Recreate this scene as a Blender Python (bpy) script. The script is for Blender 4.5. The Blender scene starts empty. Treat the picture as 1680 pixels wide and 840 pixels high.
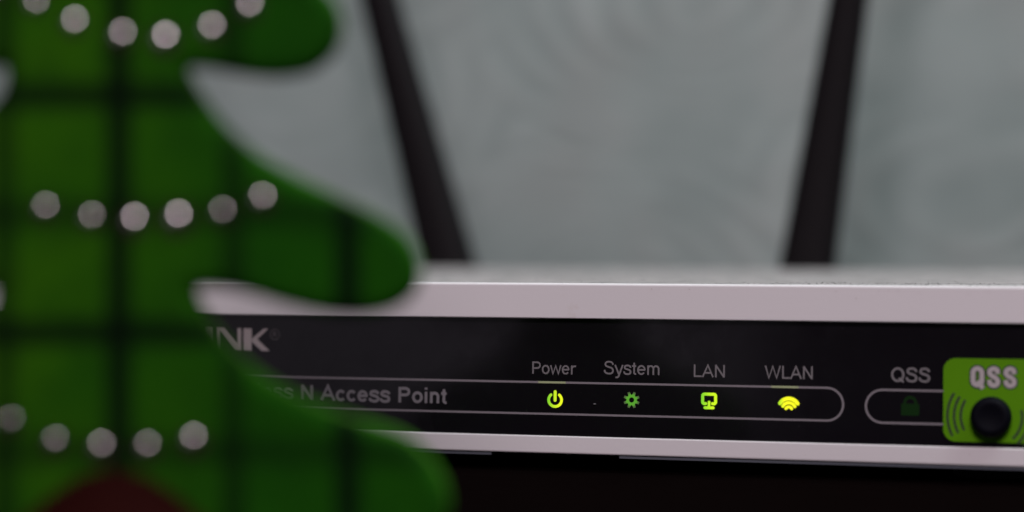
import bpy, bmesh, math, random
from mathutils import Vector, Matrix

random.seed(7)
S = 0.001                      # everything below is measured in millimetres
sc = bpy.context.scene
COL = sc.collection
rad = math.radians

# ------------------------------------------------------------------ camera
CAM_Z, F_PX, HOR = 33.0, 3574.0, 378.0
cam = bpy.data.cameras.new("camera")
cam.lens, cam.sensor_width, cam.sensor_fit = 50, 23.5, 'HORIZONTAL'
cam.shift_y = -0.025
cam.clip_start, cam.clip_end = 0.005, 20
cam.dof.use_dof = True
cam.dof.focus_distance = 0.2965
cam.dof.aperture_fstop = 4.9
cam_o = bpy.data.objects.new("camera", cam)
COL.objects.link(cam_o)
cam_o.location = (0, 0, CAM_Z * S)
cam_o.rotation_euler = (rad(90), 0, 0)
sc.camera = cam_o

# ------------------------------------------------------------------ world and lamps
wd = bpy.data.worlds.new("World"); sc.world = wd; wd.use_nodes = True
wb = wd.node_tree.nodes['Background']
wb.inputs[0].default_value = (0.80, 0.74, 0.80, 1); wb.inputs[1].default_value = 0.035

def area(name, loc, target, size, power, col, size_y=None):
    l = bpy.data.lights.new(name, 'AREA')
    l.energy, l.color, l.size = power, col, size
    if size_y:
        l.shape = 'RECTANGLE'; l.size_y = size_y
    o = bpy.data.objects.new(name, l); COL.objects.link(o)
    o.location = loc
    o.rotation_euler = (Vector(target) - Vector(loc)).to_track_quat('-Z', 'Y').to_euler()
    return o
area("front_lamp", (-0.10, -0.55, 0.62), (0.0, 0.30, 0.0), 0.30, 5.9, (1.0, 0.86, 0.915))
area("cool_wall_fill", (0.45, 0.22, 0.85), (0.10, 0.50, 0.05), 0.50, 10.4, (0.86, 1.0, 0.98))  # cool fill added overhead to brighten the wall
area("panel_glow_fill", (-0.95, -0.75, 0.25), (-0.05, 0.30, 0.02), 0.9, 0.62, (0.95, 0.86, 1.0))  # unseen lamp added so the black panel mirrors a soft glow

sc.view_settings.view_transform = 'Standard'
sc.view_settings.look = 'None'
sc.view_settings.exposure = 0
sc.view_settings.gamma = 1
sc.render.engine = 'CYCLES'

# ------------------------------------------------------------------ helpers
def mat(name, col, rough=0.5, metal=0.0, spec=0.5, emit=None, es=1.0):
    m = bpy.data.materials.new(name); m.use_nodes = True
    b = m.node_tree.nodes['Principled BSDF']
    b.inputs['Base Color'].default_value = (*col, 1)
    b.inputs['Roughness'].default_value = rough
    b.inputs['Metallic'].default_value = metal
    b.inputs['Specular IOR Level'].default_value = spec
    if emit:
        b.inputs['Emission Color'].default_value = (*emit, 1)
        b.inputs['Emission Strength'].default_value = es
    return m

class NT:
    def __init__(s, m): s.t = m.node_tree; s.b = s.t.nodes['Principled BSDF']
    def n(s, typ, **kw):
        x = s.t.nodes.new('ShaderNode' + typ)
        for k, v in kw.items(): setattr(x, k, v)
        return x
    def l(s, a, b): s.t.links.new(a, b)
    def math(s, op, a, b=None, clamp=False):
        x = s.n('Math', operation=op, use_clamp=clamp)
        for i, v in enumerate((a, b)):
            if v is None: continue
            if isinstance(v, (int, float)): x.inputs[i].default_value = v
            else: s.l(v, x.inputs[i])
        return x.outputs[0]
    def noise(s, scale, detail=3, vec=None, rough=0.5):
        x = s.n('TexNoise'); x.inputs['Scale'].default_value = scale
        x.inputs['Detail'].default_value = detail; x.inputs['Roughness'].default_value = rough
        s.l(vec if vec else s.obj(), x.inputs['Vector']); return x.outputs['Fac']
    def obj(s):
        if not hasattr(s, 'tc'): s.tc = s.n('TexCoord')
        return s.tc.outputs['Object']
    def mix(s, fac, a, b):
        x = s.n('Mix', data_type='RGBA')
        if isinstance(fac, (int, float)): x.inputs[0].default_value = fac
        else: s.l(fac, x.inputs[0])
        for i, v in ((6, a), (7, b)):
            if isinstance(v, tuple): x.inputs[i].default_value = (*v, 1)
            else: s.l(v, x.inputs[i])
        return x.outputs[2]
    def bump(s, h, dist, strength=1.0):
        x = s.n('Bump'); x.inputs['Distance'].default_value = dist
        x.inputs['Strength'].default_value = strength
        s.l(h, x.inputs['Height']); s.l(x.outputs[0], s.b.inputs['Normal'])
    def ramp(s, fac, stops):
        x = s.n('ValToRGB'); s.l(fac, x.inputs[0])
        e = x.color_ramp.elements
        while len(e) < len(stops): e.new(0.5)
        for el, (p, c) in zip(e, stops): el.position = p; el.color = (c, c, c, 1)
        return x.outputs[0]

def link(name, me, m=None, parent=None, smooth=False):
    o = bpy.data.objects.new(name, me); COL.objects.link(o)
    if m: me.materials.append(m)
    if parent: o.parent = parent
    if smooth:
        for p in me.polygons: p.use_smooth = True
    return o
def from_bm(name, bm, m=None, parent=None, smooth=False):
    bmesh.ops.recalc_face_normals(bm, faces=bm.faces)
    me = bpy.data.meshes.new(name); bm.to_mesh(me); bm.free()
    return link(name, me, m, parent, smooth)
def empty(name, loc, rz=0):
    o = bpy.data.objects.new(name, None); COL.objects.link(o)
    o.empty_display_size = 0.01
    o.location = loc; o.rotation_euler = (0, 0, rz); return o
def tag(o, label, cat): o['label'] = label; o['category'] = cat

def box(bm, x0, x1, y0, y1, z0, z1, bev=0, seg=2):
    r = bmesh.ops.create_cube(bm, size=1)
    vs = r['verts']
    for v in vs:
        v.co = Vector(((x0 + x1) / 2 + v.co.x * (x1 - x0), (y0 + y1) / 2 + v.co.y * (y1 - y0), (z0 + z1) / 2 + v.co.z * (z1 - z0))) * S
    if bev:
        es = list({e for v in vs for e in v.link_edges})
        bmesh.ops.bevel(bm, geom=es, offset=bev * S, segments=seg, affect='EDGES', profile=0.5)
def prism(bm, pts, axis, a0, a1):
    """closed outline pts pushed from a0 to a1 along an axis ('x': pts are (y,z); 'y': (x,z); 'z': (x,y))"""
    def mk(p, a):
        c = {'x': (a, p[0], p[1]), 'y': (p[0], a, p[1]), 'z': (p[0], p[1], a)}[axis]
        return bm.verts.new(Vector(c) * S)
    A = [mk(p, a0) for p in pts]; B = [mk(p, a1) for p in pts]
    n = len(pts)
    bm.faces.new(A); bm.faces.new(list(reversed(B)))
    for i in range(n): bm.faces.new((A[i], B[i], B[(i + 1) % n], A[(i + 1) % n]))
def arc(cx, cy, rx, ry, a0, a1, n=16):
    return [(cx + rx * math.cos(rad(a0 + (a1 - a0) * i / n)), cy + ry * math.sin(rad(a0 + (a1 - a0) * i / n))) for i in range(n + 1)]
def rrect(x0, x1, y0, y1, r, n=8):
    return (arc(x1 - r, y1 - r, r, r, 0, 90, n) + arc(x0 + r, y1 - r, r, r, 90, 180, n) +
            arc(x0 + r, y0 + r, r, r, 180, 270, n) + arc(x1 - r, y0 + r, r, r, 270, 360, n))
def lathe(bm, prof, n=40, c=(0, 0)):
    rings = []
    for r, z in prof:
        if r < 1e-6: rings.append([bm.verts.new(Vector((c[0], c[1], z)) * S)])
        else: rings.append([bm.verts.new(Vector((c[0] + r * math.cos(2 * math.pi * i / n), c[1] + r * math.sin(2 * math.pi * i / n), z)) * S) for i in range(n)])
    for a, b in zip(rings, rings[1:]):
        for i in range(n):
            j = (i + 1) % n
            if len(a) == 1 and len(b) == 1: continue
            if len(a) == 1: bm.faces.new((a[0], b[i], b[j]))
            elif len(b) == 1: bm.faces.new((a[i], a[j], b[0]))
            else: bm.faces.new((a[i], a[j], b[j], b[i]))
    if len(rings[0]) > 1: bm.faces.new(rings[0])
    if len(rings[-1]) > 1: bm.faces.new(list(reversed(rings[-1])))
def spline(pts, n=8, closed=False):
    out = []; N = len(pts)
    for i in range(N if closed else N - 1):
        g = (lambda k: pts[k % N]) if closed else (lambda k: pts[max(0, min(N - 1, k))])
        p0, p1, p2, p3 = g(i - 1), g(i), g(i + 1), g(i + 2)
        for j in range(n):
            t = j / n
            out.append(tuple(0.5 * ((2 * p1[k]) + (-p0[k] + p2[k]) * t + (2 * p0[k] - 5 * p1[k] + 4 * p2[k] - p3[k]) * t * t + (-p0[k] + 3 * p1[k] - 3 * p2[k] + p3[k]) * t ** 3) for k in (0, 1)))
    if not closed: out.append(pts[-1])
    return out

# ------------------------------------------------------------------ setting: table and wall (both square to the router)
YAW = rad(16.1); c_, s_ = math.cos(YAW), math.sin(YAW)
def W(lx, d, z=0):             # router frame (mm; lx along its front, d backwards) to world
    return Vector((lx * c_ + d * s_, 300 - lx * s_ + d * c_, z)) * S
CX, CD = -9.0, 55.5            # centre of the router's footprint

m_table = mat("dark_stained_wood", (0.006, 0.004, 0.004), 0.9, spec=0.0)
t = NT(m_table)
mp = t.n('Mapping'); mp.inputs['Scale'].default_value = (1, 9, 1); t.l(t.obj(), mp.inputs[0])
g = t.noise(60, 6, mp.outputs[0], 0.6)
t.l(t.mix(g, (0.0015, 0.0008, 0.0008), (0.004, 0.0022, 0.0022)), t.b.inputs['Base Color'])
t.bump(g, 0.00006)
bm = bmesh.new(); box(bm, -600, 600, -520, 168, -28, 0, 2.0, 3)
tb = from_bm("tabletop", bm, m_table); tb.location = W(CX, 0); tb.rotation_euler = (0, 0, -YAW)
tb['kind'] = 'structure'

m_wall = mat("grey_green_wall_covering", (0.33, 0.36, 0.35), 0.75, spec=0.2)
t = NT(m_wall)
mp = t.n('Mapping'); mp.inputs['Location'].default_value = (0.033, 0.01, 0.021); mp.inputs['Scale'].default_value = (0.75, 1, 1.25)
nz = t.n('TexNoise'); nz.inputs['Scale'].default_value = 22; nz.inputs['Detail'].default_value = 3
t.l(t.obj(), nz.inputs['Vector'])
vm = t.n('VectorMath', operation='MULTIPLY_ADD'); vm.inputs[1].default_value = (0.019,) * 3
t.l(nz.outputs['Color'], vm.inputs[0]); t.l(t.obj(), vm.inputs[2]); t.l(vm.outputs[0], mp.inputs[0])
vo = t.n('TexVoronoi', feature='F1'); vo.inputs['Scale'].default_value = 19; vo.inputs['Randomness'].default_value = 0.8
t.l(mp.outputs[0], vo.inputs['Vector'])
ring = t.math('SINE', t.math('MULTIPLY', vo.outputs['Distance'], 52.0))
ring = t.math('MULTIPLY_ADD', ring, 0.5); ring.node.inputs[2].default_value = 0.5
fade = t.ramp(t.noise(26, 2), [(0.36, 0.1), (0.62, 1.0)])
ring2 = t.math('MULTIPLY', ring, fade)
blot = t.noise(38, 4)
h = t.math('ADD', t.math('MULTIPLY', ring2, .75), t.math('MULTIPLY', t.ramp(blot, [(0.3, 0), (0.7, 1)]), 0.75))
colr = t.mix(t.math('MULTIPLY', h, 0.75, True), (0.25, 0.300, 0.292), (0.395, 0.442, 0.432))
colr = t.mix(t.math('MULTIPLY', t.ramp(t.noise(30, 2), [(0.45, 0), (0.7, 1)]), 0.25), colr, (0.37, 0.345, 0.335))
t.l(colr, t.b.inputs['Base Color'])
t.bump(h, 0.0004, 0.5)
bm = bmesh.new(); box(bm, -900, 900, 0, 60, -700, 900, 1)
wl = from_bm("wall", bm, m_wall); wl.location = W(CX, 176); wl.rotation_euler = (0, 0, -YAW)
wl['kind'] = 'structure'
bm = bmesh.new(); box(bm, -900, 900, -1400, 60, -740, -702, 1)
m_floor = mat("floor_boards", (0.06, 0.045, 0.035), 0.6)
t = NT(m_floor); t.l(t.mix(t.noise(12, 5), (0.04, 0.03, 0.025), (0.09, 0.065, 0.05)), t.b.inputs['Base Color'])
fl = from_bm("floor", bm, m_floor); fl.location = W(CX, 176); fl.rotation_euler = (0, 0, -YAW); fl['kind'] = 'structure'

# ------------------------------------------------------------------ router
rt = empty("network_router", W(CX, CD), -YAW)
tag(rt, "white wireless access point with glossy black front panel, glowing green icons and two antennas", "router")
def R(lx, d): return lx - CX, d - CD       # router frame to the router's own axes
LX0, LX1 = -96.0 - CX, 78.0 - CX
FR = -CD                                   # y of the front face

m_white = mat("white_plastic", (0.78, 0.74, 0.76), 0.42, spec=0.4)
t = NT(m_white)
st = t.ramp(t.noise(90, 5, rough=0.65), [(0.60, 0), (0.74, 1)])
t.l(t.mix(t.math('MULTIPLY', st, 0.5), (0.78, 0.74, 0.765), (0.60, 0.52, 0.45)), t.b.inputs['Base Color'])
t.bump(t.noise(1800, 2), 0.000008)
m_top = mat("dusty_white_plastic", (0.5, 0.5, 0.49), 0.8, spec=0.2)
t = NT(m_top)
d1 = t.ramp(t.noise(260, 6, rough=0.7), [(0.40, 0), (0.66, 1)])
d2 = t.ramp(t.noise(1500, 3), [(0.60, 0), (0.68, 1)])
cc = t.mix(d1, (0.395, 0.345, 0.355), (0.225, 0.215, 0.21))
t.l(t.mix(t.math('MULTIPLY', d2, 0.55), cc, (0.07, 0.07, 0.065)), t.b.inputs['Base Color'])
m_grey = mat("grey_plastic", (0.09, 0.10, 0.125), 0.6)
m_gloss = mat("glossy_black_panel", (0.006, 0.005, 0.007), 0.16, spec=0.42)
t = NT(m_gloss)
t.l(t.ramp(t.noise(320, 5, rough=0.7), [(0.35, 0.09), (0.75, 0.17)]), t.b.inputs['Roughness'])
m_rub = mat("black_rubber", (0.02, 0.02, 0.02), 0.8)

def ends(prof, x0, x1, r, name, m, smooth=False):
    """profile (y,z) drawn along x, its two ends rounded in plan"""
    bm = bmesh.new()
    yc = sum(p[0] for p in prof) / len(prof)
    y0 = min(p[0] for p in prof); y1 = max(p[0] for p in prof)
    secs = []
    for k in range(9):
        a = k / 8 * math.pi / 2
        secs.append((x0 + r * (1 - math.sin(a)), r * (1 - math.cos(a))))
    secs.sort()
    secs = [(x, ins) for x, ins in secs]
    allsec = secs + [(x0 + x1 - x, ins) for x, ins in reversed(secs)]
    rings = []
    for x, ins in allsec:
        kf = ((y1 - y0) - 2 * ins) / (y1 - y0)
        mid = (y0 + y1) / 2
        rings.append([bm.verts.new(Vector((x, mid + (y - mid) * kf, z)) * S) for y, z in prof])
    n = len(prof)
    for a, b in zip(rings, rings[1:]):
        for i in range(n): bm.faces.new((a[i], a[(i + 1) % n], b[(i + 1) % n], b[i]))
    bm.faces.new(rings[0]); bm.faces.new(list(reversed(rings[-1])))
    return from_bm(name, bm, m, rt)

BK = FR + 111
prof = ([(FR + 0.12, 20.95)] + [(FR, 21.07)] + [(FR + 0.05, 25.30)] + arc(FR + 0.42, 25.43, 0.37, 0.37, 180, 90, 6) +
        arc(BK - 1.5, 24.3, 1.5, 1.5, 90, 0, 6) + [(BK, 20.95)])
top = ends(prof, LX0, LX1, 4, "top_cover", m_white)
top.data.materials.append(m_top)
for p in top.data.polygons:
    if p.normal.z > 0.97: p.material_index = 1
prof = ([(FR + 0.45, 2.42)] + arc(FR + 0.3, 2.72, 0.3, 0.3, 270, 180, 5)[1:] + [(FR, 4.72), (FR + 0.13, 4.85), (FR + 2.2, 4.85), (FR + 2.2, 20.93), (BK - 0.15, 20.93), (BK - 0.15, 3.6)] +
        arc(BK - 1.35, 3.62, 1.2, 1.2, 0, -90, 4))
ends(prof, LX0 + 0.15, LX1 - 0.15, 4, "lower_cover", m_white)
# black front panel, set back between the two white covers
bm = bmesh.new(); box(bm, LX0 + 1.2, LX1 - 1.2, FR + 0.35, FR + 2.18, 4.87, 20.93, 0.05, 1)
panel = from_bm("front_panel", bm, m_gloss, rt)
PF = FR + 0.35

def P(x, y):                   # a spot of the panel, read off the photograph and laid on the panel's real plane
    u = (x - 840) / F_PX
    lx = 300 * u / (c_ + u * s_)
    Z = 300 - lx * s_
    return (lx - CX, CAM_Z - (y - HOR) * Z / F_PX)

# grey base plate with a shallow notch
nx0, nx1 = P(805, 745)[0], P(1015, 747)[0]
pl = [(LX0 + 2, FR + 0.35), (nx0, FR + 0.35), (nx0, FR + 3.5), (nx1, FR + 3.5), (nx1, FR + 0.35), (LX1 - 2, FR + 0.35), (LX1 - 2, BK - 2), (LX0 + 2, BK - 2)]
bm = bmesh.new(); prism(bm, pl, 'z', 2.0, 2.40)
from_bm("base_plate", bm, m_grey, rt)
for fx in (LX0 + 14, LX1 - 14):
    for fy in (FR + 12, BK - 12):
        bm = bmesh.new(); lathe(bm, [(5, 0), (5.2, 0.2), (5.2, 2.0)], 24)
        f = from_bm("rubber_foot", bm, m_rub, rt); f.location = (fx * S, fy * S, 0)

# ---- print: flat strokes a few hundredths of a millimetre proud of the panel
def ribbon(bm, pts, w, y, closed=False, cap=False):
    P_ = []
    for p in pts:
        if not P_ or (Vector(p) - Vector(P_[-1])).length > 1e-5: P_.append(p)
    if closed and (Vector(P_[0]) - Vector(P_[-1])).length < 1e-4: P_.pop()
    n = len(P_); L, Rr = [], []
    for i in range(n):
        p = Vector(P_[i])
        a = Vector(P_[i - 1]) if (i > 0 or closed) else None
        b = Vector(P_[(i + 1) % n]) if (i < n - 1 or closed) else None
        d1 = (p - a).normalized() if a is not None else None
        d2 = (b - p).normalized() if b is not None else None
        if d1 is None: d1 = d2
        if d2 is None: d2 = d1
        n1 = Vector((-d1.y, d1.x)); n2 = Vector((-d2.y, d2.x))
        mm = n1 + n2
        if mm.length < 1e-3: mm = n1
        mm.normalize(); k = min(1 / max(mm.dot(n1), 0.3), 1.9)
        L.append(bm.verts.new(Vector((*(p + mm * w / 2 * k), y)).xzy * S))
        Rr.append(bm.verts.new(Vector((*(p - mm * w / 2 * k), y)).xzy * S))
    for i in range(n if closed else n - 1):
        j = (i + 1) % n
        bm.faces.new((L[i], L[j], Rr[j], Rr[i]))
    if cap:
        for q, ref in ((P_[0], P_[1]), (P_[-1], P_[-2])):
            dd = math.degrees(math.atan2(q[1] - ref[1], q[0] - ref[0]))
            pts_ = arc(q[0], q[1], w / 2, w / 2, dd - 90, dd + 90, 10)
            bm.faces.new([bm.verts.new(Vector((px_, pz_, y)).xzy * S) for px_, pz_ in pts_])
def flat(bm, pts, y): bm.faces.new([bm.verts.new(Vector((a, b, y)).xzy * S) for a, b in pts])
def print_part(name, bm, m, parent=None):
    me = bpy.data.meshes.new(name)
    bmesh.ops.recalc_face_normals(bm, faces=bm.faces)
    for f in bm.faces:
        if f.normal.y > 0: f.normal_flip()
    bm.to_mesh(me); bm.free()
    return link(name, me, m, parent or panel)

def glyph(ch, w):
    h = w / 2; cap, xh = 0.716, 0.519
    s = 0.08 + h
    Sc = [(.575, .515), (.545, .605), (.45, .672), (.335, .684), (.19, .655), (.13, .545), (.18, .45), (.33, .395), (.49, .34), (.572, .24), (.56, .12), (.47, .05), (.335, .032), (.19, .06), (.105, .135), (.085, .235)]
    def ell(cx, cy, rx, ry, a0=0, a1=360): return arc(cx, cy, rx - h, ry - h, a0, a1, 28)
    D = {
        'P': (.667, [[(s, 0), (s, cap)], [(s, cap - h), (.40, cap - h)] + ell(.40, .503, .22, .213, 90, -90) + [(s, .29 + h)]]),
        'o': (.556, [ell(.278, .26, .245, .271)]),
        'w': (.722, [[(.035, xh), (.19, .02), (.361, .49), (.532, .02), (.687, xh)]]),
        'e': (.556, [[(.06, .27), (.50, .27)], ell(.278, .26, .243, .271, 2, 322)]),
        'r': (.333, [[(.066 + h, 0), (.066 + h, xh)], arc(.066 + h + .19, .30, .19, .225 - h + .0, 180, 65, 10)]),
        'S': (.667, [spline(Sc, 4)]),
        's': (.5, [spline([(x * .765 - .01, (y - .36) * .725 * (1 - (w - .09)) + .26) for x, y in Sc], 4)]),
        'y': (.5, [[(.03, xh), (.25, .01)], [(.475, xh), (.27, -.02)] + spline([(.27, -.02), (.225, -.12), (.16, -.165), (.06, -.16)], 4)]),
        't': (.278, [[(.14, .65), (.14, .12)] + arc(.22, .12, .08, .08, 180, 270, 6) + [(.26, .045)], [(.015, xh - h), (.255, xh - h)]]),
        'm': (.833, [[(.066 + h, 0), (.066 + h, xh)], arc(.066 + h + (.351 - h) / 2, .33, (.351 - h) / 2, .201 - h, 180, 0, 14) + [(.417, 0)],
                     arc((.417 + .767 - h) / 2, .33, (.35 - h) / 2, .201 - h, 180, 0, 14) + [(.767 - h, 0)]]),
        'n': (.556, [[(.066 + h, 0), (.066 + h, xh)], arc(.278, .31, .212 - h, .221 - h, 180, 0, 14) + [(.49 - h, 0)]]),
        'i': (.222, [[(.111, 0), (.111, xh)], [(.111, .615), (.111, .716)]]),
        'l': (.222, [[(.111, 0), (.111, .716)]]),
        'c': (.5, [ell(.27, .26, .235, .271, 38, 322)]),
        'L': (.556, [[(s, cap), (s, h), (.53, h)]]),
        'A': (.667, [[(.03, 0), (.333, .69), (.637, 0)], [(.14, .25), (.53, .25)]]),
        'N': (.722, [[(s, 0), (s, cap)], [(.642 - h, 0), (.642 - h, cap)], [(s, cap - .02), (.642 - h, .02)]]),
        'W': (.944, [[(.04, cap), (.245, .03), (.472, .68), (.70, .03), (.905, cap)]]),
        'Q': (.778, [ell(.39, .358, .345, .373), [(.45, .19), (.70, -.02)]]),
        'R': (.722, [[(s, 0), (s, cap)], [(s, cap - h), (.42, cap - h)] + ell(.42, .515, .2, .2, 90, -90) + [(s, .315 + h)], [(.38, .33), (.62, 0)]]),
        ' ': (.278, []),
    }
    return D[ch]
def text(bm, string, w, x0, x1, zb, capmm, y, mmw=None):
    """string between x0 and x1 (mm), baseline zb, capital height capmm"""
    gl = [glyph(ch, w) for ch in string]
    tot = sum(a for a, _ in gl)
    lo = min(p[0] for p in sum(gl[0][1], [])) - w / 2
    hi = tot - gl[-1][0] + max(p[0] for p in sum(gl[-1][1], [])) + w / 2
    kx = (x1 - x0) / (hi - lo); kz = capmm / .716
    pen = 0
    for a, strokes in gl:
        for i, stv in enumerate(strokes):
            pts = [(x0 + (pen + px_ - lo) * kx, zb + pz_ * kz) for px_, pz_ in stv]
            cl = (Vector(stv[0]) - Vector(stv[-1])).length < 1e-3
            ribbon(bm, pts, (mmw if mmw else w * (kx + kz) / 2), y - i * 0.004, cl)
        pen += a

m_ink = mat("grey_print", (0.195, 0.18, 0.19), 0.45)
m_ink2 = mat("pale_grey_print", (0.40, 0.355, 0.355), 0.45)
m_ink3 = mat("dull_grey_print", (0.205, 0.188, 0.205), 0.45)
Yp = PF - 0.012

def line_of(name, string, w, xa, xb, ytop, ybase, m, yy=Yp):
    bm = bmesh.new(); xm = (xa + xb) / 2
    text(bm, string, w, P(xa, 600)[0], P(xb, 600)[0], P(xm, ybase)[1], P(xm, ytop)[1] - P(xm, ybase)[1], yy)
    o = print_part(name, bm, m); o['label'] = f'small grey word {string} printed on the black panel'; return o
line_of("lettering", "Power", .092, 871, 944, 594, 614.2, m_ink)
line_of("lettering", "System", .092, 988.5, 1080, 593.5, 615, m_ink)
line_of("lettering", "LAN", .092, 1136.5, 1187.5, 598.8, 619.3, m_ink)
line_of("lettering", "WLAN", .092, 1253, 1332, 600.8, 622, m_ink)
line_of("lettering", "QSS", .105, 1461, 1525, 604, 627, m_ink)
# bold line of the product type: its visible end is measured, the start lies behind the tree
bm = bmesh.new()
xa, xb = P(490, 640)[0], P(733, 640)[0]
full = "Wireless N Access Point"; part = "N Access Point"
def span(sx, w):
    gl = [glyph(ch, w) for ch in sx]
    return gl, sum(a for a, _ in gl)
WB = .125
gl, tot = span(part, WB)
hi = tot - gl[-1][0] + max(p[0] for p in sum(gl[-1][1], [])) + WB / 2
kx = (xb - xa) / (hi - .08)
glf, totf = span("Wireless ", WB)
zb_ = P(620, 659.8)[1]; cp = P(620, 634.5)[1] - zb_
text(bm, full, WB, xa - (totf + .08 - .04) * kx, xb, zb_, cp, Yp)
o = print_part("lettering", bm, m_ink3); o['label'] = "bold grey words Wireless N Access Point"

# maker's mark, thick and thin strokes
bm = bmesh.new()
def q(*pts): flat(bm, [P(x, y) for x, y in pts], Yp)
zt, zb2 = P(395, 539)[1], P(395, 575.5)[1]
def poly(pts, y=Yp):           # pts in mark units: x in px at the K, z 0..1
    flat(bm, [(P(x, 540)[0], zb2 + (zt - zb2) * z) for x, z in pts], y)
poly([(395.5, 0), (409, 0), (409, 1), (395.5, 1)])                                   # K stem
poly([(410, .56), (429, 1), (436, 1), (418, .52), (412, .44)], Yp - .004)            # K arm
poly([(410, .56), (418, .54), (439, 0), (426, 0), (409.5, .40)], Yp - .008)          # K leg
poly([(385.5, 0), (391.5, 0), (391.5, 1), (385.5, 1)])                               # N right stem
poly([(352, 1), (363, 1), (391.5, .10), (391.5, 0), (381, 0)], Yp - .004)            # N diagonal
poly([(350, 0), (355.5, 0), (355.5, 1), (350, 1)])                                   # N left stem
poly([(330, 0), (343, 0), (343, 1), (330, 1)])                                       # I
poly([(296, 0), (325, 0), (325, .2), (309, .2), (309, 1), (296, 1)])                 # L
poly([(278, .36), (291, .36), (291, .52), (278, .52)])                               # dash
poly([(240, 0), (252, 0), (252, 1), (240, 1)])
ribbon(bm, [(P(252, 540)[0], zb2 + (zt - zb2) * .93)] + [(P(x, 540)[0], zb2 + (zt - zb2) * z) for x, z in arc(262, .66, 9, .27, 90, -90, 12)] + [(P(252, 540)[0], zb2 + (zt - zb2) * .39)], .42, Yp - .004)
poly([(204, .8), (236, .8), (236, 1), (204, 1)]); poly([(213.5, 0), (226.5, 0), (226.5, .8), (213.5, .8)])
print_part("maker_mark", bm, m_ink2)
bm = bmesh.new()
cx, cz = P(447, 549)
ribbon(bm, arc(cx, cz, .72, .72, 0, 360, 28), .10, Yp, True)
text(bm, "R", .11, cx - .26, cx + .30, cz - .34, .68, Yp - .003)
print_part("registered_sign", bm, mat("faint_print", (0.10, 0.09, 0.095), 0.5))

# outline round the status lights, and the second one that runs under the sticker
m_line = mat("grey_outline_print", (0.23, 0.204, 0.225), 0.45)
zt = P(1120, 632.0)[1]; zb3 = P(1120, 684.7)[1]; r_ = (zt - zb3) / 2
xr = P(1384, 660)[0] - .14; xl = LX0 + 12
bm = bmesh.new()
ribbon(bm, arc(xr - r_, zb3 + r_, r_, r_, 90, -90, 28) + arc(xl + r_, zb3 + r_, r_, r_, 270, 90, 28), .27, Yp, True)
print_part("outline", bm, m_line)
xl2 = P(1418, 668)[0] + .14
zt2, zb4 = P(1460, 640.3)[1], P(1460, 694.3)[1]; r2 = (zt2 - zb4) / 2
bm = bmesh.new()
ribbon(bm, [(LX1 - 6, zt2)] + arc(xl2 + r2, zb4 + r2, r2, r2, 90, 270, 28) + [(LX1 - 6, zb4)], .27, Yp)
print_part("outline", bm, m_line)

# ---- lit icons
def led(name, ca, cb, strength, x0, x1):
    """unevenly lit: colour ca on the left, cb on the right of the icon"""
    m = mat(name, (0.05, 0.06, 0.03), 0.4)
    t = NT(m); sx = t.n('SeparateXYZ'); t.l(t.obj(), sx.inputs[0])
    mr = t.n('MapRange'); mr.inputs[1].default_value = x0 * S; mr.inputs[2].default_value = x1 * S
    t.l(sx.outputs[0], mr.inputs[0])
    t.l(t.mix(mr.outputs[0], ca, cb), t.b.inputs['Emission Color'])
    t.b.inputs['Emission Strength'].default_value = strength
    return m
mmpx = 1 / 12.0
Ye = Yp - .002
# power
cx, cz = P(909, 656.5); r = 11.0 * mmpx
bm = bmesh.new()
ribbon(bm, arc(cx, cz, r, r * .98, 130, 410, 36), 4.6 * mmpx, Ye, cap=True)
ribbon(bm, [(cx, cz + 13.5 * mmpx), (cx, cz - .5 * mmpx)], 5.0 * mmpx, Ye - .004, cap=True)
print_part("power_icon", bm, led("lit_power", (0.16, 0.62, 0.01), (0.85, 0.96, 0.0), 1.0, cx - 1.15, cx + .75))
# gear
cx, cz = P(1034.7, 656.6)
bm = bmesh.new(); pts = []
for k in range(8):
    a = 22.5 + k * 45
    for da, rr in ((-13, 9.6), (-8.5, 13.6), (8.5, 13.6), (13, 9.6), (22.5, 8.0)):
        pts.append((cx + rr * mmpx * math.cos(rad(a + da)), cz + rr * mmpx * math.sin(rad(a + da))))
inner = [(cx + 4.2 * mmpx * math.cos(rad(-3 + 22.5 + k * 9 - 10)), cz + 4.2 * mmpx * math.sin(rad(-3 + 22.5 + k * 9 - 10))) for k in range(40)]
A = [bm.verts.new(Vector((a, Ye, b)) * S) for a, b in pts]; B = [bm.verts.new(Vector((a, Ye, b)) * S) for a, b in inner]
for i in range(40): bm.faces.new((A[i], A[(i + 1) % 40], B[(i + 1) % 40], B[i]))
m_gear = mat("half_lit_gear", (0.06, 0.07, 0.05), 0.6, spec=0.1)
t = NT(m_gear)
vd = t.n('VectorMath', operation='DISTANCE'); t.l(t.obj(), vd.inputs[0]); vd.inputs[1].default_value = (cx * S, Ye * S, cz * S)
mr = t.n('MapRange'); mr.inputs[1].default_value = 8.5 * mmpx * S; mr.inputs[2].default_value = 12 * mmpx * S
t.l(vd.outputs['Value'], mr.inputs[0])
t.l(t.mix(mr.outputs[0], (0.075, 0.36, 0.006), (0.045, 0.09, 0.02)), t.b.inputs['Emission Color'])
t.b.inputs['Emission Strength'].default_value = 0.85
print_part("gear_icon", bm, m_gear)
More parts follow.
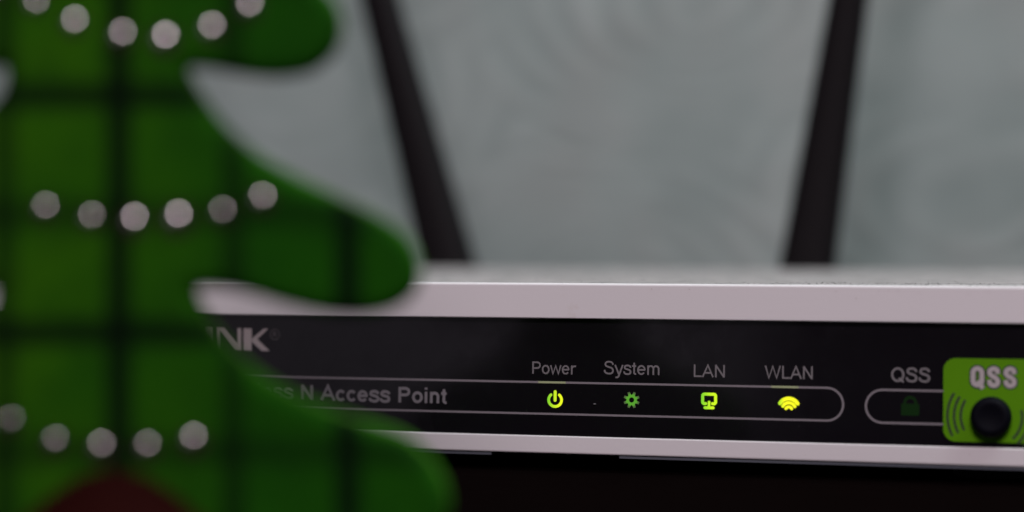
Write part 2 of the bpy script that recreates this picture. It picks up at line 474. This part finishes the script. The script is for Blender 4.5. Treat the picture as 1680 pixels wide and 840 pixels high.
# computer screen
cx, cz = P(1162, 655.5)
bm = bmesh.new(); e = mmpx
pts = ([(cx - 5.5 * e, cz - 7.0 * e)] + arc(cx - 7.8 * e, cz - 4.4 * e, 2.8 * e, 2.8 * e, 270, 180, 5) + arc(cx - 7.8 * e, cz + 5.4 * e, 2.8 * e, 2.8 * e, 180, 90, 5) +
       arc(cx + 7.8 * e, cz + 5.4 * e, 2.8 * e, 2.8 * e, 90, 0, 5) + arc(cx + 7.8 * e, cz - 4.4 * e, 2.8 * e, 2.8 * e, 0, -90, 5) + [(cx + 5.5 * e, cz - 7.0 * e)])
ribbon(bm, pts, 4.8 * e, Ye, cap=True)
ribbon(bm, [(cx, cz - 4.5 * e), (cx, cz - 13 * e)], 4.4 * e, Ye - .004, cap=True)
ribbon(bm, [(cx - 6.6 * e, cz - 13.6 * e), (cx + 6.6 * e, cz - 13.6 * e)], 4.8 * e, Ye - .008, cap=True)
print_part("screen_icon", bm, led("lit_screen", (0.20, 0.66, 0.01), (0.62, 0.95, 0.0), 1.0, cx - 1.0, cx + .5))
# radio waves
cx, cz = P(1293, 660)
bm = bmesh.new()
for i, (dy, rr, sp, ww) in enumerate(((11.3, 16.8, 57, 6.2), (12.2, 11.0, 61, 5.2), (13.2, 5.4, 58, 4.9))):
    ribbon(bm, arc(cx, cz - dy * e, rr * e, rr * e, 90 + sp, 90 - sp, 20), ww * e, Ye - i * .004, cap=True)
print_part("wave_icon", bm, led("lit_waves", (0.30, 0.75, 0.005), (0.98, 0.97, 0.0), 1.0, cx - 1.5, cx - .6))
# padlock, unlit
cx, cz = P(1492.5, 667)
bm = bmesh.new()
flat(bm, rrect(cx - 14 * e, cx + 14 * e, cz - 14.5 * e, cz + 4 * e, 1.5 * e, 3), Ye)
ribbon(bm, [(cx - 8.5 * e, cz + 4 * e)] + arc(cx, cz + 5.5 * e, 8.5 * e, 8.5 * e, 180, 0, 14) + [(cx + 8.5 * e, cz + 4 * e)], 4.6 * e, Ye - .004)
print_part("padlock_icon", bm, mat("unlit_padlock", (0.004, 0.026, 0.003), 0.7, spec=0.1))
# the outline print lets some of the lamps through
m_leak = mat("backlit_outline", (0.27, 0.25, 0.24), 0.45, emit=(0.16, 0.22, 0.01), es=0.40)
for a, b, k in ((881, 926, 1), (1264, 1309, 1)):
    bm = bmesh.new(); ribbon(bm, [(P(a, 630)[0], zt), (P(b, 630)[0], zt)], .275, Yp - .006)
    print_part("backlit_line", bm, m_leak)

# ---- green sticker and push button
m_st = mat("green_sticker", (0.095, 0.275, 0.001), 0.6, spec=0.1)
x0, z0 = P(1547, 726); x1 = P(1706, 700)[0]; z1 = P(1600, 588.5)[1]; z0 = P(1600, 725.5)[1]
bm = bmesh.new(); prism(bm, rrect(x0, x1, z0, z1, 1.6), 'y', PF - .16, PF - .03)
stk = from_bm("sticker", bm, m_st, rt); stk['label'] = "lime green rounded sticker around the black button"
YS = PF - .172
m_dk = mat("dark_print", (0.012, 0.03, 0.006), 0.5)
m_sw = mat("white_print", (0.46, 0.41, 0.42), 0.6, spec=0.2)
def condensed(y, w, m):
    bm = bmesh.new()
    xs = [(1591.5, 1614.5), (1619, 1640.5), (1646, 1667.5)]
    top_, bot_ = P(1629, 601.5)[1], P(1629, 636.5)[1]; h = top_ - bot_
    for i, ((a, b), ch) in enumerate(zip(xs, "QSS")):
        a_, b_ = P(a, 600)[0] + .33, P(b, 600)[0] - .33
        mx = (a_ + b_) / 2; rx = (b_ - a_) / 2
        if ch == 'Q':
            ribbon(bm, arc(mx, top_ - rx - .3, rx, rx, 0, 180, 10) + arc(mx, bot_ + rx + .3, rx, rx, 180, 360, 10), w, y, True)
            ribbon(bm, [(mx + rx * .2, bot_ + .9), (mx + rx + .12, bot_ - .15)], w, y - .004)
        else:
            pts = spline([(b_, top_ - .95), (b_ - .08, top_ - .48), (mx, top_ - .28), (a_ + .06, top_ - .5), (a_, top_ - .95), (mx - .12, top_ - 1.3), (mx + .12, bot_ + 1.35),
                          (b_, bot_ + .95), (b_ - .06, bot_ + .48), (mx, bot_ + .28), (a_ + .06, bot_ + .5), (a_, bot_ + 1.0)], 4)
            ribbon(bm, pts, w, y)
    return print_part("lettering", bm, m, stk)
condensed(YS, .98, m_dk)
o = condensed(YS - .012, .60, m_sw); o['label'] = "bold pale letters QSS with dark outline"
bx, bz = P(1626, 684)
bm = bmesh.new()
for side in (-16, 178):
    for i, rr in enumerate((3.9, 4.75, 5.6)):
        ribbon(bm, arc(bx, bz, rr, rr, side - 30, side + 30, 14), .34, YS)
print_part("sound_wave_print", bm, m_dk, stk)
bm = bmesh.new()
lathe(bm, [(2.62, -1.0), (2.62, 1.2), (2.5, 1.75), (2.2, 2.1), (1.9, 2.2), (1.5, 2.12), (0.8, 1.95), (0, 1.9)], 48)
btn = from_bm("push_button", bm, mat("dark_blue_black_plastic", (0.003, 0.003, 0.006), 0.6, spec=0.06), rt, True)
btn.rotation_euler = (rad(90), 0, 0); btn.location = (bx * S, (PF - .16) * S, bz * S)

# the whole front leans back a little, so it mirrors the added glow and not the table
piv = Vector((0, PF, 4.87)) * S
TILT = Matrix.Translation(piv) @ Matrix.Rotation(rad(-2.4), 4, 'X') @ Matrix.Translation(-piv)
panel.matrix_local = TILT
stk.matrix_local = TILT
btn.matrix_local = TILT @ btn.matrix_basis

# ---- dust
def specks(bm, n, fn, r0, r1):
    for _ in range(n):
        x, y, z = fn(); r = random.uniform(r0, r1)
        mtx = Matrix.Translation(Vector((x, y, z)) * S) @ Matrix.Rotation(random.random() * 6, 4, 'Z') @ Matrix.Diagonal((r * S * random.uniform(.7, 2.2), r * S, r * S * .7, 1))
        bmesh.ops.create_icosphere(bm, subdivisions=1, radius=1, matrix=mtx)
bm = bmesh.new()
specks(bm, 330, lambda: (random.triangular(P(1150, 460)[0], LX1 - 3, P(1500, 460)[0]), FR + .5 + abs(random.gauss(0, 7)), 25.81), .03, .10)
specks(bm, 160, lambda: (random.uniform(LX0 + 20, LX1 - 3), FR + .5 + random.random() * 60, 25.81), .03, .11)
o = from_bm("dust_grains", bm, mat("dark_dust", (0.09, 0.085, 0.08), 0.9), rt); o['kind'] = 'stuff'
bm = bmesh.new()
specks(bm, 70, lambda: (random.uniform(P(450, 600)[0], P(1540, 600)[0]), PF - .012, random.uniform(5.2, 20.5)), .012, .03)
x, z = P(974.5, 663.2); specks(bm, 1, lambda: (x, PF - .03, z), .15, .16)
o = from_bm("dust_flecks", bm, mat("pale_dust", (0.16, 0.15, 0.16), 0.9), rt); o['kind'] = 'stuff'
bm = bmesh.new()
specks(bm, 26, lambda: (random.uniform(P(1050, 600)[0], P(1680, 600)[0]), FR + .02, random.choice((random.uniform(21.4, 25.2), random.uniform(2.9, 4.6), 25.1))), .02, .06)
o = from_bm("dirt_marks", bm, mat("brown_dirt", (0.22, 0.16, 0.12), 0.9), rt); o['kind'] = 'stuff'

# ---- antennas on their hinges behind the router
m_ant = mat("black_antenna_plastic", (0.005, 0.0035, 0.0045), 0.55, spec=0.12)
t = NT(m_ant); t.bump(t.noise(900, 3), 0.00003)
for lx, tilt, la in ((-46.7, -15.2, "antenna leaning to the left, behind the tree's tip"), (23.6, 8.7, "antenna leaning to the right")):
    x, y = R(lx, 117)
    z0 = 14.0
    bm = bmesh.new()
    secs = [(0, 10.3, 8.6), (9, 10.4, 8.6), (12, 10.3, 8.2), (30, 9.1, 7.6), (62, 7.2, 6.4), (110, 5.9, 5.6), (160, 5.0, 4.9), (166, 4.3, 4.2), (168, 2.4, 2.4)]
    rings = []
    for zz, wx, wy in secs:
        pts = []
        for k in range(24):
            a = 2 * math.pi * k / 24; ca, sa = math.cos(a), math.sin(a)
            ex = 0.62
            pts.append((math.copysign(abs(ca) ** ex, ca) * wx / 2, math.copysign(abs(sa) ** ex, sa) * wy / 2))
        rings.append([bm.verts.new(Vector((px_, py_, zz)) * S) for px_, py_ in pts])
    for a, b in zip(rings, rings[1:]):
        for i in range(24): bm.faces.new((a[i], a[(i + 1) % 24], b[(i + 1) % 24], b[i]))
    bm.faces.new(rings[0]); bm.faces.new(rings[-1])
    an = from_bm("antenna", bm, m_ant, rt, True); an['label'] = la
    # lean is measured at the height where the foot comes into view
    an.location = (x * S - math.tan(rad(tilt)) * (26.5 - z0) * S, y * S, z0 * S)
    an.rotation_euler = (0, rad(tilt), 0)
    bm = bmesh.new(); lathe(bm, [(3.2, -8), (3.6, -7.5), (3.6, 0), (3.0, 1)], 24)
    hb = from_bm("hinge", bm, m_ant, an, True); hb.rotation_euler = (rad(90), 0, 0); hb.location = (0, 0, 2 * S)

# ------------------------------------------------------------------ tree ornament
TD = 216.0
K = F_PX / TD
TCX = -40.0
tree = empty("christmas_tree_ornament", (TCX * S, TD * S, 0))
tag(tree, "green plaid Christmas tree ornament with silver studs and dark red base before the router", "ornament")
def T(x, y): return ((x - 840) / K - TCX, CAM_Z - (y - HOR) / K)

out = [T(p[0], p[1] + 10) for p in [
    # right edge, top to bottom
    (172, -560), (215, -545), (250, -450), (300, -360), (370, -290), (405, -255), (412, -225), (390, -205), (340, -205), (292, -220), (262, -225),
    (285, -160), (335, -112), (400, -80), (470, -52), (520, -30), (550, 5), (556, 45), (540, 80), (505, 104), (450, 112), (395, 106), (345, 97), (304, 100),
    (325, 145), (366, 200), (418, 246), (478, 282), (546, 314), (612, 346), (662, 380), (683, 420), (680, 460), (650, 488), (600, 501), (545, 499), (485, 487), (425, 470), (370, 458), (318, 462),
    (345, 522), (398, 584), (464, 631), (530, 661), (600, 686), (664, 709), (704, 745), (728, 788), (730, 832), (705, 868), (650, 886), (580, 889), (500, 876), (430, 862), (370, 852), (300, 862),
    (172, 872),
    # left edge, bottom to top
    (40, 862), (-30, 852), (-100, 862), (-170, 876), (-240, 888), (-320, 880), (-385, 850), (-400, 800), (-365, 745), (-290, 705), (-215, 682), (-145, 650), (-80, 610), (-30, 560), (-10, 512), (0, 462),
    (-40, 458), (-100, 470), (-160, 487), (-230, 497), (-300, 486), (-340, 450), (-335, 405), (-290, 365), (-230, 338), (-165, 310), (-100, 275), (-45, 230), (-16, 178), (13, 140), (16, 98),
    (-20, 97), (-80, 104), (-140, 108), (-195, 95), (-222, 60), (-215, 15), (-180, -25), (-125, -55), (-60, -85), (0, -118), (52, -165), (82, -225),
    (50, -220), (0, -205), (-50, -208), (-68, -228), (-55, -258), (-15, -295), (50, -360), (98, -450), (130, -545)]]
out = spline(out, 4, True)
cu = bpy.data.curves.new("tree_outline", 'CURVE'); cu.dimensions = '2D'; cu.fill_mode = 'BOTH'
sp = cu.splines.new('POLY'); sp.points.add(len(out) - 1)
for pnt, (a, b) in zip(sp.points, out): pnt.co = (a * S, b * S, 0, 1)
sp.use_cyclic_u = True
BV = 1.6
cu.extrude = 0.0004; cu.bevel_depth = BV * S; cu.bevel_resolution = 5; cu.offset = -BV * S * 0.75
tmp = bpy.data.objects.new("tmp", cu); COL.objects.link(tmp)
me = bpy.data.meshes.new_from_object(tmp.evaluated_get(bpy.context.evaluated_depsgraph_get()))
bpy.data.objects.remove(tmp); bpy.data.curves.remove(cu)
me.name = "tree_panel"
me.transform(Matrix.Rotation(rad(90), 4, 'X'))
me.materials.clear()
m_plaid = mat("green_plaid_fabric", (0.02, 0.1, 0.01), 0.8, spec=0.03)
t = NT(m_plaid)
sx = t.n('SeparateXYZ'); t.l(t.obj(), sx.inputs[0])
def stripes(coord, centre, period, half, soft):
    a = t.math('DIVIDE', t.math('SUBTRACT', coord, centre * S), period * S)
    fr = t.math('ABSOLUTE', t.math('SUBTRACT', a, t.math('ROUND', a)))       # 0 on the stripe's centre
    mr = t.n('MapRange'); mr.inputs[1].default_value = (half + soft) / period; mr.inputs[2].default_value = (half - soft) / period
    t.l(fr, mr.inputs[0]); return mr.outputs[0]
px_, pz_ = 186 / K, 193 / K
xc, zc = T(201, 0)[0], T(0, 158)[1]
vx = t.math('ADD', stripes(sx.outputs[0], xc, 2 * px_, 1.35, .4), t.math('MULTIPLY', stripes(sx.outputs[0], xc + px_, 2 * px_, 1.2, .4), .72), True)
vz = t.math('ADD', stripes(sx.outputs[2], zc, 2 * pz_, 1.45, .5), t.math('MULTIPLY', stripes(sx.outputs[2], zc + pz_, 2 * pz_, 1.6, .7), .62), True)
big = t.ramp(t.noise(75, 2), [(0.36, 0), (0.62, 1)])
# lighting gradient put into the cloth colour: yellower left, deeper green to the right
mrx = t.n('MapRange'); mrx.inputs[1].default_value = T(60, 0)[0] * S; mrx.inputs[2].default_value = T(430, 0)[0] * S
t.l(sx.outputs[0], mrx.inputs[0])
warm = t.math('MULTIPLY', t.math('SUBTRACT', 1.0, mrx.outputs[0]), t.math('ADD', t.math('MULTIPLY', big, .6), .4), True)
base = t.mix(warm, (0.010, 0.074, 0.0025), (0.030, 0.120, 0.002))
base = t.mix(t.math('MULTIPLY', t.ramp(t.noise(240, 5, rough=.7), [(.35, 0), (.7, 1)]), .4), base, (0.003, 0.022, 0.003))
d = t.mix(t.math('MULTIPLY', vx, .84), base, (0.002, 0.006, 0.0025))
d = t.mix(t.math('MULTIPLY', vz, .78), d, (0.002, 0.006, 0.0025))
t.l(d, t.b.inputs['Base Color'])
wv = t.n('TexWave'); wv.inputs['Scale'].default_value = 900; t.l(t.obj(), wv.inputs['Vector'])
t.bump(wv.outputs['Fac'], 0.00005)
body = link("tree_panel", me, m_plaid, tree, True)
FRONT = -(BV + 0.4)
# light catching the rounded edge, painted as lime green all the way round
m_rim = mat("painted_rim_light", (0.032, 0.120, 0.002), 0.7, spec=0.1)
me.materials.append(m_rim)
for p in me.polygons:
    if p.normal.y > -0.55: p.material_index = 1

m_stud = mat("silver_stud", (0.62, 0.61, 0.60), 0.16, metal=1.0)
rows = [(-60, -45, .5), (0, -22, .5), (65, 0, .6), (130, 33, .85), (205, 55, .95), (276, 60, 1.15), (350, 43, .95), (415, 8, .9),
        (82, 337, .8), (155, 352, .75), (227, 357, 1.1), (298, 354, 1.35), (370, 344, .8), (433, 321, .9),
        (-50, 650, .7), (25, 683, .75), (97, 715, .75), (172, 725, 1.0), (247, 724, .85), (322, 713, 1.05)]
mesh0 = None
for i, (x, y, k) in enumerate(rows):
    if mesh0 is None:
        bm = bmesh.new(); Rs, cap = 2.0, .85
        a1 = math.asin(cap / Rs)
        prof = [(cap, -.25), (cap, 0)] + [(Rs * math.sin(a1 * (1 - j / 9)), Rs * math.cos(a1 * (1 - j / 9)) - Rs * math.cos(a1)) for j in range(1, 10)]
        prof[-1] = (0, prof[-1][1])
        lathe(bm, prof, 32)
        nf = len(bm.faces)
        lathe(bm, [(1.05, -.3), (1.42, -.2), (1.38, .10), (1.15, .18), (.9, .02)], 32)  # dark ring added round the stud for a shadowed look
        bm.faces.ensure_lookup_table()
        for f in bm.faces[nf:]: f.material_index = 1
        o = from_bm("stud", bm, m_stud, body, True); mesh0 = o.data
        mesh0.materials.append(mat("stud_shadow_ring", (0.02, 0.012, 0.008), 0.6, spec=0.1))
    else:
        o = bpy.data.objects.new("stud", mesh0); COL.objects.link(o); o.parent = body
    a, b = T(x, y)
    o.location = (a * S, FRONT * S, (b - .48) * S)
    kk = 0.36 + 0.56 * k
    o.scale = (kk, kk, kk)
    o.rotation_euler = (rad(90 + random.uniform(-4, 4)), 0, rad(random.uniform(-5, 5)))

# dark red base the tree is pushed into
m_red = mat("dark_red_base", (0.075, 0.010, 0.010), 0.8, spec=0.02)
t = NT(m_red); t.l(t.mix(t.noise(300, 4), (0.010, 0.0014, 0.0013), (0.017, 0.0024, 0.002)), t.b.inputs['Base Color'])
bm = bmesh.new()
lathe(bm, [(0, 0), (13.4, 0), (13.5, .4), (12.6, 1.4), (11.0, 3.1), (8.6, 5.2), (6.2, 7.2), (4.0, 8.7), (2.0, 9.5), (0, 9.8)], 48)
o = from_bm("base", bm, m_red, tree, True)
o.location = ((T(192, 0)[0]) * S, 0, 0)
